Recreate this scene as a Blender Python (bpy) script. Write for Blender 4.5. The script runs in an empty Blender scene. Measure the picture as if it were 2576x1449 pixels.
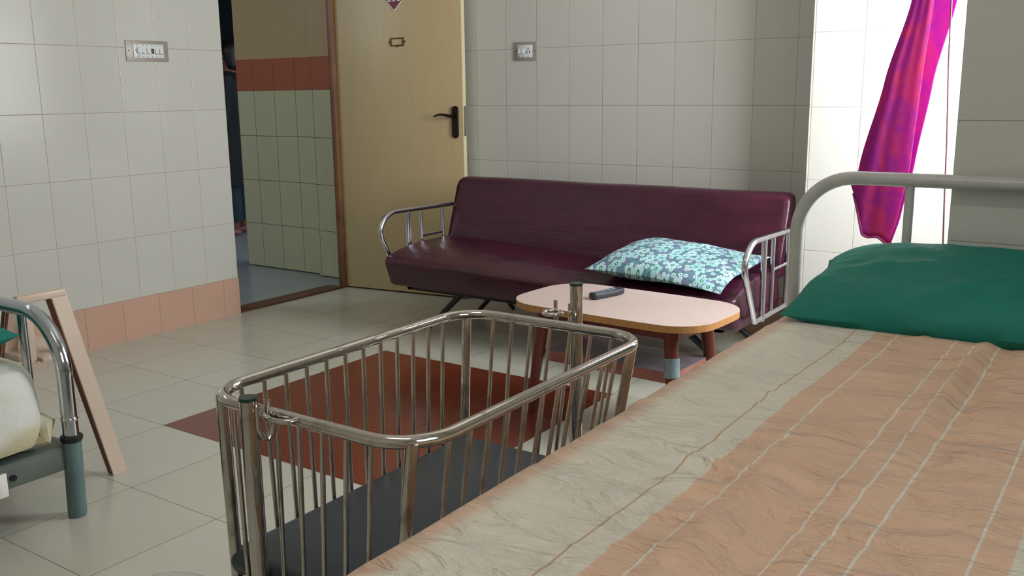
import bpy, bmesh, math, random
from mathutils import Vector, Matrix, noise
random.seed(7)
PI = math.pi
COL = bpy.context.scene.collection
SC = bpy.context.scene

# ------------------------------------------------------------------ camera
def rot(yaw, pit, rol):
    f = Vector((math.sin(yaw)*math.cos(pit), math.cos(yaw)*math.cos(pit), math.sin(pit)))
    r0 = Vector((math.cos(yaw), -math.sin(yaw), 0)); u0 = r0.cross(f)
    c, s = math.cos(rol), math.sin(rol)
    return c*r0+s*u0, -s*r0+c*u0, f
right, up, fwd = rot(-0.604848, -0.204688, -0.011212)
cam_data = bpy.data.cameras.new('camera'); cam = bpy.data.objects.new('camera', cam_data); COL.objects.link(cam)
M = Matrix.Identity(4)
for i in range(3):
    M[i][0] = right[i]; M[i][1] = up[i]; M[i][2] = -fwd[i]
M.translation = Vector((4.11747, -4.34615, 1.17827))
cam.matrix_world = M
cam_data.sensor_width = 36; cam_data.lens = 2385.876/2576*36; cam_data.clip_start = 0.02
SC.camera = cam
# ------------------------------------------------------------------ world and exposure
SC.view_settings.view_transform = 'Standard'; SC.view_settings.look = 'None'
SC.view_settings.gamma = 1; SC.view_settings.use_curve_mapping = False
SC.view_settings.exposure = -0.12
w = bpy.data.worlds.new('World'); SC.world = w; w.use_nodes = True
w.node_tree.nodes['Background'].inputs[0].default_value = (0.80, 0.92, 1.0, 1)
w.node_tree.nodes['Background'].inputs[1].default_value = 2.0
def area(name, loc, rotation, sx, sy, power, col):
    l = bpy.data.lights.new(name, 'AREA'); l.shape = 'RECTANGLE'; l.size = sx; l.size_y = sy; l.energy = power; l.color = col
    o = bpy.data.objects.new(name, l); COL.objects.link(o); o.location = loc; o.rotation_euler = rotation; return o
# daylight through the alcove window, fill light added at the unseen side window, and an area light inside the corridor
area('alcove_daylight', (3.88, -0.90, 1.42), (0, PI/2, 0), 1.10, 0.86, 70, (0.93, 0.97, 1.0))
area('side_fill', (5.22, -3.9, 1.75), (0, PI/2, 0), 1.1, 1.5, 5, (0.97, 1.0, 0.97))
area('corridor_light', (-1.3, -2.4, 2.3), (math.radians(35), 0, 0), 0.9, 0.9, 22, (0.8, 0.92, 1.0))

# ------------------------------------------------------------------ node materials
MATS = {}
class NT:
    def __init__(s, name):
        s.m = bpy.data.materials.new(name); s.m.use_nodes = True; s.t = s.m.node_tree; s.b = s.t.nodes['Principled BSDF']; MATS[name] = s.m
    def n(s, kind, **kw):
        x = s.t.nodes.new(kind)
        for k, v in kw.items(): setattr(x, k, v)
        return x
    def l(s, a, b): s.t.links.new(a, b)
    def put(s, sock, v):
        if hasattr(v, 'is_linked') or hasattr(v, 'links'): s.l(v, sock)
        else: sock.default_value = v
    def math(s, op, a, b=None, c=None, clamp=False):
        x = s.n('ShaderNodeMath', operation=op); x.use_clamp = clamp
        s.put(x.inputs[0], a)
        if b is not None: s.put(x.inputs[1], b)
        if c is not None: s.put(x.inputs[2], c)
        return x.outputs[0]
    def mix(s, f, a, b):
        x = s.n('ShaderNodeMix', data_type='RGBA'); s.put(x.inputs[0], f)
        s.put(x.inputs[6], a if not isinstance(a, tuple) else (*a[:3], 1)); s.put(x.inputs[7], b if not isinstance(b, tuple) else (*b[:3], 1))
        return x.outputs[2]
    def ramp(s, v, a, b):
        x = s.n('ShaderNodeMapRange'); x.interpolation_type = 'SMOOTHSTEP'; s.put(x.inputs[0], v); x.inputs[1].default_value = a; x.inputs[2].default_value = b
        return x.outputs[0]
    def noise(s, scale, vec=None, detail=3, rough=0.5, dist=0):
        x = s.n('ShaderNodeTexNoise'); x.inputs['Scale'].default_value = scale; x.inputs['Detail'].default_value = detail
        x.inputs['Roughness'].default_value = rough; x.inputs['Distortion'].default_value = dist
        if vec is not None: s.l(vec, x.inputs['Vector'])
        return x.outputs['Fac']
    def coord(s, scale=(1, 1, 1), loc=(0, 0, 0), rotz=0):
        t = s.n('ShaderNodeTexCoord'); mp = s.n('ShaderNodeMapping'); mp.inputs['Scale'].default_value = scale
        mp.inputs['Location'].default_value = loc; mp.inputs['Rotation'].default_value = (0, 0, rotz)
        s.l(t.outputs['Object'], mp.inputs[0]); return mp.outputs[0]
    def sep(s, v=None):
        if v is None: v = s.n('ShaderNodeTexCoord').outputs['Object']
        x = s.n('ShaderNodeSeparateXYZ'); s.l(v, x.inputs[0]); return x.outputs
    def bump(s, h, strength, dist=0.01, normal=None):
        x = s.n('ShaderNodeBump'); s.l(h, x.inputs['Height']); x.inputs['Strength'].default_value = strength; x.inputs['Distance'].default_value = dist
        if normal is not None: s.l(normal, x.inputs['Normal'])
        return x.outputs[0]
    def set(s, **kw):
        for k, v in kw.items():
            sock = s.b.inputs[k.replace('_', ' ')]
            if isinstance(v, tuple) and len(v) == 3 and sock.type == 'RGBA': v = (*v, 1)
            s.put(sock, v)
        return s.m
def lin(r, g, b):
    f = lambda c: (c/255/12.92) if c <= 10.3 else ((c/255+0.055)/1.055)**2.4
    return (f(r), f(g), f(b))
def plain(name, c, rough=0.5, metal=0.0, bumpy=None, coat=0.0, vary=0.12, vs=6):
    k = NT(name); nz = k.noise(vs, k.coord())
    colr = k.mix(k.ramp(nz, .3, .7), tuple(x*(1-vary) for x in c), tuple(min(1, x*(1+vary)) for x in c))
    k.set(Base_Color=colr, Roughness=rough, Metallic=metal, Coat_Weight=coat)
    if bumpy: k.set(Normal=k.bump(k.noise(bumpy[0], k.coord(), 4), bumpy[1], bumpy[2]))
    return k.m
def chrome(name, c=(.62, .6, .58), rough=0.12, stain=(.28, .2, .13), amt=0.5):
    k = NT(name); nz = k.noise(22, k.coord((1, 1, .6)), 4, .6)
    f = k.math('MULTIPLY', k.ramp(nz, .52, .72), amt)
    k.set(Base_Color=k.mix(f, c, stain), Metallic=1.0, Roughness=k.math('ADD', k.math('MULTIPLY', f, .35), rough))
    return k.m
def tiles(name, axis, uoff, upitch, zoff, zpitch, col, grout, rough=0.16, line=0.0011, vary=0.02, bumps=0.5, vaxis='Z', spec=0.5):
    k = NT(name); o = k.sep(); ax = {'X': 0, 'Y': 1, 'Z': 2}
    u = k.math('DIVIDE', k.math('SUBTRACT', o[ax[axis]], uoff), upitch); v = k.math('DIVIDE', k.math('SUBTRACT', o[ax[vaxis]], zoff), zpitch)
    def edge(a, p):
        f = k.math('FRACT', a); return k.math('MULTIPLY', k.math('MINIMUM', f, k.math('SUBTRACT', 1.0, f)), p)
    d = k.math('MINIMUM', edge(u, upitch), edge(v, zpitch))
    mask = k.ramp(d, line*0.6, line*1.4)
    cb = k.n('ShaderNodeCombineXYZ'); k.l(k.math('FLOOR', u), cb.inputs[0]); k.l(k.math('FLOOR', v), cb.inputs[1])
    wn = k.n('ShaderNodeTexWhiteNoise', noise_dimensions='3D'); k.l(cb.outputs[0], wn.inputs['Vector'])
    fine = k.noise(14, k.coord(), 4, .6)
    t = k.math('ADD', k.math('MULTIPLY', wn.outputs['Value'], .6), k.math('MULTIPLY', fine, .4))
    base = k.mix(t, tuple(x*(1-vary) for x in col), tuple(min(1, x*(1+vary)) for x in col))
    colr = k.mix(mask, grout, base)
    wav = k.noise(3.0, k.coord(), 1)
    h = k.math('ADD', k.ramp(d, 0, line*2.6), k.math('MULTIPLY', wav, 0.35))
    # every tile is laid a hair out of plane
    wn2 = k.n('ShaderNodeTexWhiteNoise', noise_dimensions='3D'); k.l(cb.outputs[0], wn2.inputs['Vector'])
    k.set(Base_Color=colr, Roughness=k.math('SUBTRACT', .8, k.math('MULTIPLY', mask, .8-rough)), Normal=k.bump(h, bumps, 0.0012), Specular_IOR_Level=spec)
    return k.m
CREAM = lin(204, 202, 194)
GR = lin(160, 154, 142)
tiles('wall_tile_left', 'Y', -1.018, .2, .2, .3, CREAM, GR)
tiles('wall_tile_back', 'X', .889, .2, .2, .3, CREAM, GR)
tiles('wall_tile_pillar', 'X', 2.872, .2, .2, .3, CREAM, GR)
tiles('wall_tile_near', 'X', 3.675, .2, .195, .3, CREAM, GR)
tiles('wall_tile_right', 'Y', -1.6, .2, .2, .3, CREAM, GR)
tiles('skirting_left', 'Y', -1.12, .2, -1, 5, lin(202, 164, 144), lin(150, 114, 96), vary=.06)
tiles('skirting_back', 'X', .889, .2, -1, 5, lin(202, 164, 144), lin(150, 114, 96), vary=.06)
# floor: beige tiles with one terracotta 3 x 3 field
k = NT('floor_tile'); o = k.sep(); u = k.math('DIVIDE', o[0], .4); v = k.math('DIVIDE', k.math('ADD', o[1], 2.37), .4)
def edge(a, p):
    f = k.math('FRACT', a); return k.math('MULTIPLY', k.math('MINIMUM', f, k.math('SUBTRACT', 1.0, f)), p)
d = k.math('MINIMUM', edge(u, .4), edge(v, .4)); mask = k.ramp(d, .0007, .0016)
cb = k.n('ShaderNodeCombineXYZ'); k.l(k.math('FLOOR', u), cb.inputs[0]); k.l(k.math('FLOOR', v), cb.inputs[1])
wn = k.n('ShaderNodeTexWhiteNoise', noise_dimensions='3D'); k.l(cb.outputs[0], wn.inputs['Vector'])
inx = k.math('MULTIPLY', k.math('GREATER_THAN', o[0], 1.2), k.math('LESS_THAN', o[0], 2.4))
iny = k.math('MULTIPLY', k.math('GREATER_THAN', o[1], -2.37), k.math('LESS_THAN', o[1], -1.17))
red = k.math('MULTIPLY', inx, iny)
t = k.math('ADD', k.math('MULTIPLY', wn.outputs['Value'], .5), k.math('MULTIPLY', k.noise(9, k.coord(), 5, .65), .5))
beige = k.mix(t, lin(190, 189, 174), lin(202, 201, 188)); terra = k.mix(k.noise(16, k.coord(), 5, .7), lin(108, 46, 29), lin(118, 53, 33))
base = k.mix(red, beige, terra)
gcol = k.mix(red, lin(112, 106, 90), lin(104, 44, 26))
k.set(Base_Color=k.mix(mask, gcol, base), Roughness=k.math('ADD', k.math('MULTIPLY', k.noise(5, k.coord(), 3), .14), .17), Normal=k.bump(k.math('ADD', k.ramp(d, 0, .003), k.math('MULTIPLY', k.noise(4, k.coord(), 1), .5)), .35, .0012))
tiles('corridor_floor_tile', 'Y', 0, .4, 0, .4, lin(150, 156, 160), lin(110, 112, 110), rough=.25, vaxis='X')
# corridor wall: tiles to 1.2 m, red band to 1.4 m, brown paint above
k = NT('corridor_tile'); o = k.sep(); u = k.math('DIVIDE', k.math('SUBTRACT', o[0], -1.01), .2); v = k.math('DIVIDE', o[2], .3)
d = k.math('MINIMUM', edge(u, .2), edge(v, .3)); mask = k.ramp(d, .0008, .0022)
band = k.math('MULTIPLY', k.math('GREATER_THAN', o[2], 1.2), k.math('LESS_THAN', o[2], 1.405)); paint = k.math('GREATER_THAN', o[2], 1.405)
vd = edge(u, .2)
c1 = k.mix(mask, lin(60, 60, 40), k.mix(k.noise(8, k.coord(), 4), lin(190, 184, 148), lin(200, 196, 162)))
c2 = k.mix(k.ramp(vd, .0008, .002), lin(104, 54, 40), lin(172, 98, 74))
k.set(Base_Color=k.mix(paint, k.mix(band, c1, c2), lin(188, 160, 122)), Roughness=.4)
plain('ceiling_paint', lin(236, 234, 226), .8, vary=.03)
plain('wall_paint', lin(222, 216, 202), .7, vary=.03)
plain('frame_brown', lin(122, 84, 58), .5, vary=.2)
plain('threshold_brown', lin(96, 62, 44), .45, vary=.2)
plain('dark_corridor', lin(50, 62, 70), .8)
# door
k = NT('door_laminate'); k.set(Base_Color=k.mix(k.noise(30, k.coord((1, 1, .12)), 4, .6), lin(184, 162, 122), lin(198, 176, 136)), Roughness=.42, Normal=k.bump(k.noise(160, k.coord(), 2), .08, .001))
plain('door_edge', lin(226, 214, 176), .45, vary=.04)
plain('bronze', lin(48, 38, 34), .32, .8, vary=.25, vs=40)
plain('antique_brass', lin(92, 78, 54), .4, .8, vary=.25, vs=60)
plain('maroon_plate', lin(112, 22, 42), .35, vary=.05)
plain('white_paint', lin(235, 230, 225), .4, vary=.02)
chrome('satin_steel', (.5, .5, .46), .3, (.2, .17, .12), .5)
plain('switch_plate', lin(168, 160, 152), .45, 0.3, vary=.06)
plain('white_plastic', lin(226, 230, 230), .3, vary=.03)
plain('dark_plastic', lin(30, 30, 32), .45, vary=.1)
plain('clear_tape', lin(196, 208, 214), .2, vary=.05)
chrome('chrome_crib', (.60, .55, .51), .07, (.2, .14, .1), .7)
chrome('chrome_sofa', (.62, .61, .66), .14, (.3, .26, .26), .5)
chrome('chrome_bed', (.56, .60, .66), .08, (.2, .2, .22), .5)
plain('green_cap', lin(22, 44, 42), .3, vary=.1)
plain('black_rubber', lin(18, 18, 20), .45, vary=.1)
plain('black_metal', lin(20, 20, 26), .4, .2, vary=.1)
plain('grey_green_enamel', lin(98, 120, 122), .35, vary=.14, vs=12)
plain('olive_frame', lin(86, 94, 86), .45, .1, vary=.15)
plain('bed_enamel', lin(186, 184, 178), .3, vary=.06, vs=20)
# maroon leather
k = NT('maroon_leather'); nz = k.noise(5, k.coord((1, 3, 3)), 4, .6)
k.set(Base_Color=k.mix(k.ramp(nz, .3, .7), lin(54, 12, 34), lin(70, 18, 42)), Roughness=k.math('ADD', k.math('MULTIPLY', nz, .2), .22), Specular_IOR_Level=.5,
      Normal=k.bump(k.math('ADD', k.noise(9, k.coord((.5, 2, 2)), 2), k.math('MULTIPLY', k.noise(220, k.coord(), 2), .12)), .35, .012))
# wood / laminate
k = NT('table_laminate'); k.set(Base_Color=k.mix(k.noise(26, k.coord((.35, 1.4, 1)), 5, .65), lin(198, 172, 162), lin(218, 198, 190)), Roughness=.3)
k = NT('table_edge'); k.set(Base_Color=k.mix(k.noise(60, k.coord((1, 1, .05)), 4, .7), lin(150, 98, 52), lin(206, 152, 92)), Roughness=.4)
k = NT('red_wood'); k.set(Base_Color=k.mix(k.noise(18, k.coord((2, 2, .2)), 4, .6), lin(84, 34, 24), lin(118, 52, 36)), Roughness=.35)
plain('shelf_top', lin(120, 112, 116), .3, vary=.2, vs=12)
plain('shelf_edge', lin(150, 94, 82), .4, vary=.2, vs=20)
plain('grey_tape', lin(126, 140, 146), .5, vary=.1, vs=30)
plain('remote_body', lin(38, 44, 50), .5, vary=.08)
plain('remote_button', lin(120, 132, 138), .6, vary=.05)
plain('rexine_grey', lin(46, 54, 62), .42, vary=.12, vs=4, bumpy=(300, .1, .001))
plain('chair_plastic', lin(206, 184, 166), .32, vary=.04, vs=5)
plain('chair_inside', lin(120, 70, 54), .6, vary=.1)
# bed sheet with stripes that run the length of the bed (object X)
k = NT('striped_sheet'); o = k.sep(); x = k.math('ADD', o[0], k.math('MULTIPLY', k.math('SUBTRACT', k.noise(2.2, k.coord(), 1), .5), .014))
cream, peach = lin(234, 224, 206), lin(232, 190, 158)
edgec = k.mix(k.ramp(x, 3.40, 3.44), lin(220, 184, 156), cream)
c = k.mix(k.ramp(x, 3.614, 3.617), edgec, peach)
c = k.mix(k.ramp(x, 4.016, 4.019), c, cream)
def line_at(c, pos, wd, col):
    return k.mix(k.math('LESS_THAN', k.math('ABSOLUTE', k.math('SUBTRACT', x, pos)), wd), c, col)
c = line_at(c, 3.574, .0017, lin(206, 168, 132))
for p in (3.662, 3.781, 3.822, 3.865, 3.978): c = line_at(c, p, .0018, lin(240, 230, 214))
nA = k.noise(4.5, k.coord((1, 1.9, 1), rotz=.6), 5, .55, 1.5); nB = k.noise(9, k.coord((1, 2.4, 1), rotz=1.0), 5, .55, 1.2); nC = k.noise(500, k.coord(), 1)
h = k.math('ADD', k.math('MULTIPLY', nA, 1.3), k.math('ADD', k.math('MULTIPLY', nB, .7), k.math('MULTIPLY', nC, .01)))
k.set(Base_Color=k.mix(k.noise(3, k.coord(), 3), c, k.mix(.06, c, (.2, .12, .06))), Roughness=.85, Sheen_Weight=.2, Normal=k.bump(h, .9, .034))
k = NT('pale_sheet'); k.set(Base_Color=k.mix(k.ramp(k.noise(3, k.coord((4, .7, 2)), 2), .42, .6), lin(214, 214, 206), lin(196, 186, 154)), Roughness=.8, Normal=k.bump(k.noise(9, k.coord(), 4, .6, .6), .4, .02))
k = NT('green_cloth'); k.set(Base_Color=k.mix(k.noise(4, k.coord(), 3), lin(0, 104, 90), lin(4, 126, 110)), Roughness=.7,
      Normal=k.bump(k.math('ADD', k.noise(6, k.coord((1, 2.5, 1), rotz=.6), 3, .5, .8), k.math('MULTIPLY', k.noise(400, k.coord(), 1), .02)), .5, .02))
# floral pillowcase
k = NT('floral_cloth'); P = k.coord((1, 1, 0))
def flower(scale, seed, pet, rad, inner):
    vo = k.n('ShaderNodeTexVoronoi', voronoi_dimensions='2D'); mp = k.n('ShaderNodeMapping'); mp.inputs['Location'].default_value = (seed, seed*.7, 0)
    k.l(P, mp.inputs[0]); k.l(mp.outputs[0], vo.inputs['Vector']); vo.inputs['Scale'].default_value = scale; vo.inputs['Randomness'].default_value = .75
    sc = k.n('ShaderNodeVectorMath', operation='SCALE'); k.l(mp.outputs[0], sc.inputs[0]); sc.inputs['Scale'].default_value = scale
    sc2 = k.n('ShaderNodeVectorMath', operation='SCALE'); k.l(vo.outputs['Position'], sc2.inputs[0]); sc2.inputs['Scale'].default_value = scale
    sb = k.n('ShaderNodeVectorMath', operation='SUBTRACT'); k.l(sc.outputs[0], sb.inputs[0]); k.l(sc2.outputs[0], sb.inputs[1])
    s_ = k.sep(sb.outputs[0]); cs = k.sep(vo.outputs['Color'])
    th = k.math('ADD', k.math('ARCTAN2', s_[1], s_[0]), k.math('MULTIPLY', cs[0], 6.28))
    r = k.math('SQRT', k.math('ADD', k.math('MULTIPLY', s_[0], s_[0]), k.math('MULTIPLY', s_[1], s_[1])))
    pr = k.math('ADD', rad*.55, k.math('MULTIPLY', k.math('ABSOLUTE', k.math('COSINE', k.math('MULTIPLY', th, pet/2))), rad*.5))
    fl = k.math('LESS_THAN', r, pr); ctr = k.math('LESS_THAN', r, rad*inner); dot = k.math('LESS_THAN', r, rad*inner*.5)
    return fl, ctr, dot, cs[1]
bg = k.mix(k.ramp(k.noise(30, P, 3), .45, .55), lin(118, 118, 152), lin(104, 140, 156))
bg = k.mix(k.ramp(k.noise(70, P, 2, .5, .5), .56, .6), bg, lin(40, 128, 118))
f2, c2_, d2, q2 = flower(34, 3.3, 8, .36, .3); col2 = k.mix(f2, bg, lin(196, 226, 228)); col2 = k.mix(c2_, col2, lin(60, 140, 130))
f1, c1_, d1, q1 = flower(15.5, 0.4, 5, .39, .30)
pc = k.mix(q1, lin(190, 222, 228), lin(142, 198, 200)); col1 = k.mix(f1, col2, pc); col1 = k.mix(c1_, col1, lin(28, 120, 104)); col1 = k.mix(d1, col1, lin(190, 214, 200))
k.set(Base_Color=col1, Roughness=.8, Normal=k.bump(k.noise(8, k.coord(), 3), .35, .02))
# curtain: thin magenta cloth, light passes through
k = NT('magenta_cloth'); cc = k.mix(k.ramp(k.noise(16, k.coord((1, 1, .45)), 5, .7, 1.0), .38, .62), lin(178, 40, 84), lin(136, 20, 124))
k.set(Base_Color=cc, Roughness=.7)
tr = k.n('ShaderNodeBsdfTranslucent'); k.l(k.mix(.75, cc, lin(206, 84, 190)), tr.inputs[0]); ms = k.n('ShaderNodeMixShader'); ms.inputs[0].default_value = .5
k.l(k.b.outputs[0], ms.inputs[1]); k.l(tr.outputs[0], ms.inputs[2]); k.l(ms.outputs[0], k.t.nodes['Material Output'].inputs[0])
plain('magenta_hem', lin(110, 18, 70), .8)
plain('cord_brown', lin(84, 46, 50), .6)
plain('skin', lin(120, 78, 58), .55); plain('hair_black', lin(14, 13, 14), .5); plain('navy_cloth', lin(12, 14, 20), .85); plain('teal_cloth', lin(26, 42, 52), .85); plain('pink_shoe', lin(150, 90, 100), .6)
k = NT('lamp_tube'); k.set(Base_Color=(1, 1, 1), Emission_Color=(.88, .97, 1.0), Emission_Strength=14.0)
k = NT('warm_fill_tube'); k.set(Base_Color=(1, 1, 1), Emission_Color=(1.0, .96, .90), Emission_Strength=72.0)
k = NT('window_glass'); k.set(Base_Color=(1, 1, 1), Roughness=0.0, Transmission_Weight=1.0, IOR=1.0)

# ------------------------------------------------------------------ mesh helpers
def V(*a): return Vector(a)
def box(bm, x0, x1, y0, y1, z0, z1, bev=0, seg=2, mat=None):
    r = bmesh.ops.create_cube(bm, size=1)
    vs = r['verts']
    for v in vs:
        v.co = V((x0+x1)/2+v.co.x*(x1-x0), (y0+y1)/2+v.co.y*(y1-y0), (z0+z1)/2+v.co.z*(z1-z0))
        if mat: v.co = mat @ v.co
    if bev:
        es = {e for v in vs for e in v.link_edges}
        bmesh.ops.bevel(bm, geom=list(es), offset=bev, segments=seg, affect='EDGES', profile=.5)
def tube(bm, pts, r, seg=14, closed=False, caps=True, rs=None):
    pts = [Vector(p) for p in pts]; n = len(pts); rings = []
    def tan(i):
        a = pts[(i-1) % n] if (closed or i > 0) else pts[i]; b = pts[(i+1) % n] if (closed or i < n-1) else pts[i]
        return (b-a).normalized()
    t0 = tan(0); u = t0.orthogonal().normalized()
    for i in range(n):
        t = tan(i); u = (u-t*u.dot(t)).normalized(); w_ = t.cross(u); rr = rs[i] if rs else r
        rings.append([bm.verts.new(pts[i]+(u*math.cos(2*PI*j/seg)+w_*math.sin(2*PI*j/seg))*rr) for j in range(seg)])
    m = n if closed else n-1
    # closed loops: match the last ring to the first by smallest twist
    for i in range(m):
        a, b = rings[i], rings[(i+1) % n]; off = 0
        if closed and i == n-1:
            off = min(range(seg), key=lambda s: sum((a[j].co-b[(j+s) % seg].co).length for j in range(seg)))
        for j in range(seg): bm.faces.new((a[j], a[(j+1) % seg], b[(j+1+off) % seg], b[(j+off) % seg]))
    if caps and not closed:
        bm.faces.new(rings[0][::-1]); bm.faces.new(rings[-1])
def fillet(pts, rad, seg=8, closed=False):
    pts = [Vector(p) for p in pts]; n = len(pts); out = []
    for i in range(n):
        if not closed and (i == 0 or i == n-1): out.append(pts[i]); continue
        a, b, c = pts[i-1], pts[i], pts[(i+1) % n]; r = rad[i] if isinstance(rad, (list, tuple)) else rad
        d1 = (a-b); d2 = (c-b); l = min(r, d1.length*.49, d2.length*.49)
        if l <= 1e-5: out.append(b); continue
        ang = d1.angle(d2); p1 = b+d1.normalized()*l; p2 = b+d2.normalized()*l
        bis = (d1.normalized()+d2.normalized()).normalized(); R = l*math.tan(ang/2); cen = b+bis*(l/math.cos(ang/2))
        v1 = p1-cen; v2 = p2-cen; th = v1.angle(v2)
        for s in range(seg+1):
            q = s/seg; out.append(cen+(v1*math.sin((1-q)*th)+v2*math.sin(q*th))/math.sin(th))
    return out
def cyl(bm, p0, p1, r0, r1=None, seg=18):
    tube(bm, [p0, p1], r0, seg, rs=[r0, r0 if r1 is None else r1])
def sph(bm, c, r, sc=(1, 1, 1), seg=16):
    q = bmesh.ops.create_uvsphere(bm, u_segments=seg, v_segments=seg//2+2, radius=r)
    for v in q['verts']: v.co = V(v.co.x*sc[0]+c[0], v.co.y*sc[1]+c[1], v.co.z*sc[2]+c[2])
def grid(bm, fn, nu, nv, wrapu=False):
    g = [[bm.verts.new(fn(i/(nu if wrapu else nu-1), j/(nv-1))) for j in range(nv)] for i in range(nu)]
    for i in range(nu if wrapu else nu-1):
        for j in range(nv-1): bm.faces.new((g[i][j], g[(i+1) % nu][j], g[(i+1) % nu][j+1], g[i][j+1]))
    return g
def prism(bm, outline, z0, z1, bev=0):
    a = [bm.verts.new((x, y, z0)) for x, y in outline]; b = [bm.verts.new((x, y, z1)) for x, y in outline]; n = len(outline)
    bm.faces.new(a[::-1]); bm.faces.new(b)
    for i in range(n): bm.faces.new((a[i], a[(i+1) % n], b[(i+1) % n], b[i]))
def obj(name, bm, mat, parent=None, smooth=True, subsurf=0, xf=None):
    bmesh.ops.recalc_face_normals(bm, faces=bm.faces)
    me = bpy.data.meshes.new(name); bm.to_mesh(me); bm.free()
    o = bpy.data.objects.new(name, me); COL.objects.link(o); me.materials.append(MATS[mat])
    if smooth:
        me.polygons.foreach_set('use_smooth', [True]*len(me.polygons))
        me.set_sharp_from_angle(angle=math.radians(38))
    if subsurf:
        s = o.modifiers.new('sub', 'SUBSURF'); s.levels = s.render_levels = subsurf
    if parent is not None: o.parent = parent
    if xf is not None: o.matrix_local = xf
    return o
def tag(o, label, cat, group=None):
    o['label'] = label; o['category'] = cat
    if group: o['group'] = group
    return o
def thing(name, label, cat, loc=(0, 0, 0), rz=0, group=None):
    o = bpy.data.objects.new(name, None); COL.objects.link(o); o.location = loc; o.rotation_euler = (0, 0, rz)
    o.empty_display_size = .05
    return tag(o, label, cat, group)
def struct(o): o['kind'] = 'structure'; return o
def B(): return bmesh.new()

# ------------------------------------------------------------------ the room
H = 3.0
bm = B(); box(bm, 0, 5.3, -6.2, 0, -.1, 0); struct(obj('floor', bm, 'floor_tile', smooth=False))
bm = B(); box(bm, -.02, 5.45, -6.35, .1, H, H+.1); struct(obj('ceiling', bm, 'ceiling_paint', smooth=False))
# left wall with the doorway (y -1.0 to -0.2)
bm = B(); box(bm, -.12, 0, -6.2, -1.018, -.1, H); box(bm, -.12, 0, -1.018, 0.0, 2.12, H); box(bm, -.03, 0, -.165, 0, -.1, 2.12)
struct(obj('wall_left', bm, 'wall_tile_left', smooth=False))
bm = B(); box(bm, -.23, 5.45, 0, .12, -.1, H); struct(obj('wall_back', bm, 'wall_tile_back', smooth=False))
bm = B(); box(bm, 2.865, 3.9, -.35, 0, 0, H); struct(obj('wall_pillar', bm, 'wall_tile_pillar', smooth=False))
bm = B(); box(bm, 3.675, 5.3, -1.76, -1.6, 0, H); struct(obj('wall_near', bm, 'wall_tile_near', smooth=False))
# alcove wall with window opening
bm = B(); box(bm, 3.9, 4.02, -1.6, -.35, 0, .82); box(bm, 3.9, 4.02, -1.6, -.35, 2.0, H); box(bm, 3.9, 4.02, -1.6, -1.5, .82, 2.0); box(bm, 3.9, 4.02, -.42, -.35, .82, 2.0)
struct(obj('wall_alcove', bm, 'wall_tile_right', smooth=False))
bm = B()
for a in (-1.5, -.98, -.46): box(bm, 3.94, 3.98, a, a+.04, .82, 2.0)
for a in (.82, 1.96): box(bm, 3.94, 3.98, -1.5, -.42, a, a+.04)
win = struct(obj('window_1', bm, 'white_paint', smooth=False))
bm = B()
for q in range(7): cyl(bm, (3.975, -1.47, .98+q*.14), (3.975, -.44, .98+q*.14), .006, seg=8)
obj('window_grille', bm, 'white_paint', win)
bm = B(); box(bm, 3.955, 3.959, -1.46, -.46, .86, 1.96); obj('window_pane', bm, 'window_glass', win, smooth=False)
# right wall beside the camera with an unseen window added for fill light
bm = B(); box(bm, 5.3, 5.42, -6.2, 0, 0, 1.1); box(bm, 5.3, 5.42, -6.2, 0, 2.4, H); box(bm, 5.3, 5.42, -6.2, -4.7, 1.1, 2.4); box(bm, 5.3, 5.42, -3.1, 0, 1.1, 2.4)
struct(obj('wall_right', bm, 'wall_tile_right', smooth=False))
bm = B()
for a in (-4.7, -3.92, -3.14): box(bm, 5.34, 5.38, a, a+.04, 1.1, 2.4)
for a in (1.1, 2.36): box(bm, 5.34, 5.38, -4.7, -3.1, a, a+.04)
win2 = struct(obj('fill_window', bm, 'white_paint', smooth=False))
bm = B(); box(bm, 5.358, 5.362, -4.66, -3.14, 1.14, 2.36); obj('window_pane', bm, 'window_glass', win2, smooth=False)
bm = B(); box(bm, -.23, 5.42, -6.35, -6.2, -.1, H); struct(obj('wall_front', bm, 'wall_paint', smooth=False))
# pink skirting tiles
bm = B(); box(bm, 0, .006, -6.2, -1.018, 0, .2); struct(obj('baseboard_left', bm, 'skirting_left', smooth=False))
bm = B(); box(bm, .01, 2.865, -.006, 0, 0, .2); struct(obj('baseboard_back', bm, 'skirting_back', smooth=False))
# doorway trim
bm = B(); box(bm, -.11, 0.004, -1.018, -.235, -.02, .012); struct(obj('trim_1', bm, 'threshold_brown', smooth=False))
bm = B(); box(bm, -.03, .006, -.225, -.165, 0, 2.12, .003); box(bm, -.10, .006, -1.018, -.165, 2.05, 2.12, .003)
struct(obj('trim_2', bm, 'frame_brown'))
# corridor beyond
bm = B(); box(bm, -5.6, -.11, -3.2, 3.2, -.1, -.005); box(bm, -.12, 0, -1.018, -.16, -.1, -.003); struct(obj('floor_corridor', bm, 'corridor_floor_tile', smooth=False))
bm = B(); box(bm, -1.175, -.43, .04, .2, 0, H); box(bm, -.43, -.03, .0, .2, 0, H); struct(obj('wall_corridor', bm, 'corridor_tile', smooth=False))
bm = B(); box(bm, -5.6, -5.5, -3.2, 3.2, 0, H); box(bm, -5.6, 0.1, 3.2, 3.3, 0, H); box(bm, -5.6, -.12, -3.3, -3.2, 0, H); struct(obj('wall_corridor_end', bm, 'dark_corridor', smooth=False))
bm = B(); box(bm, -5.6, -.23, -3.3, 3.3, H, H+.1); struct(obj('ceiling_corridor', bm, 'dark_corridor', smooth=False))

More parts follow.
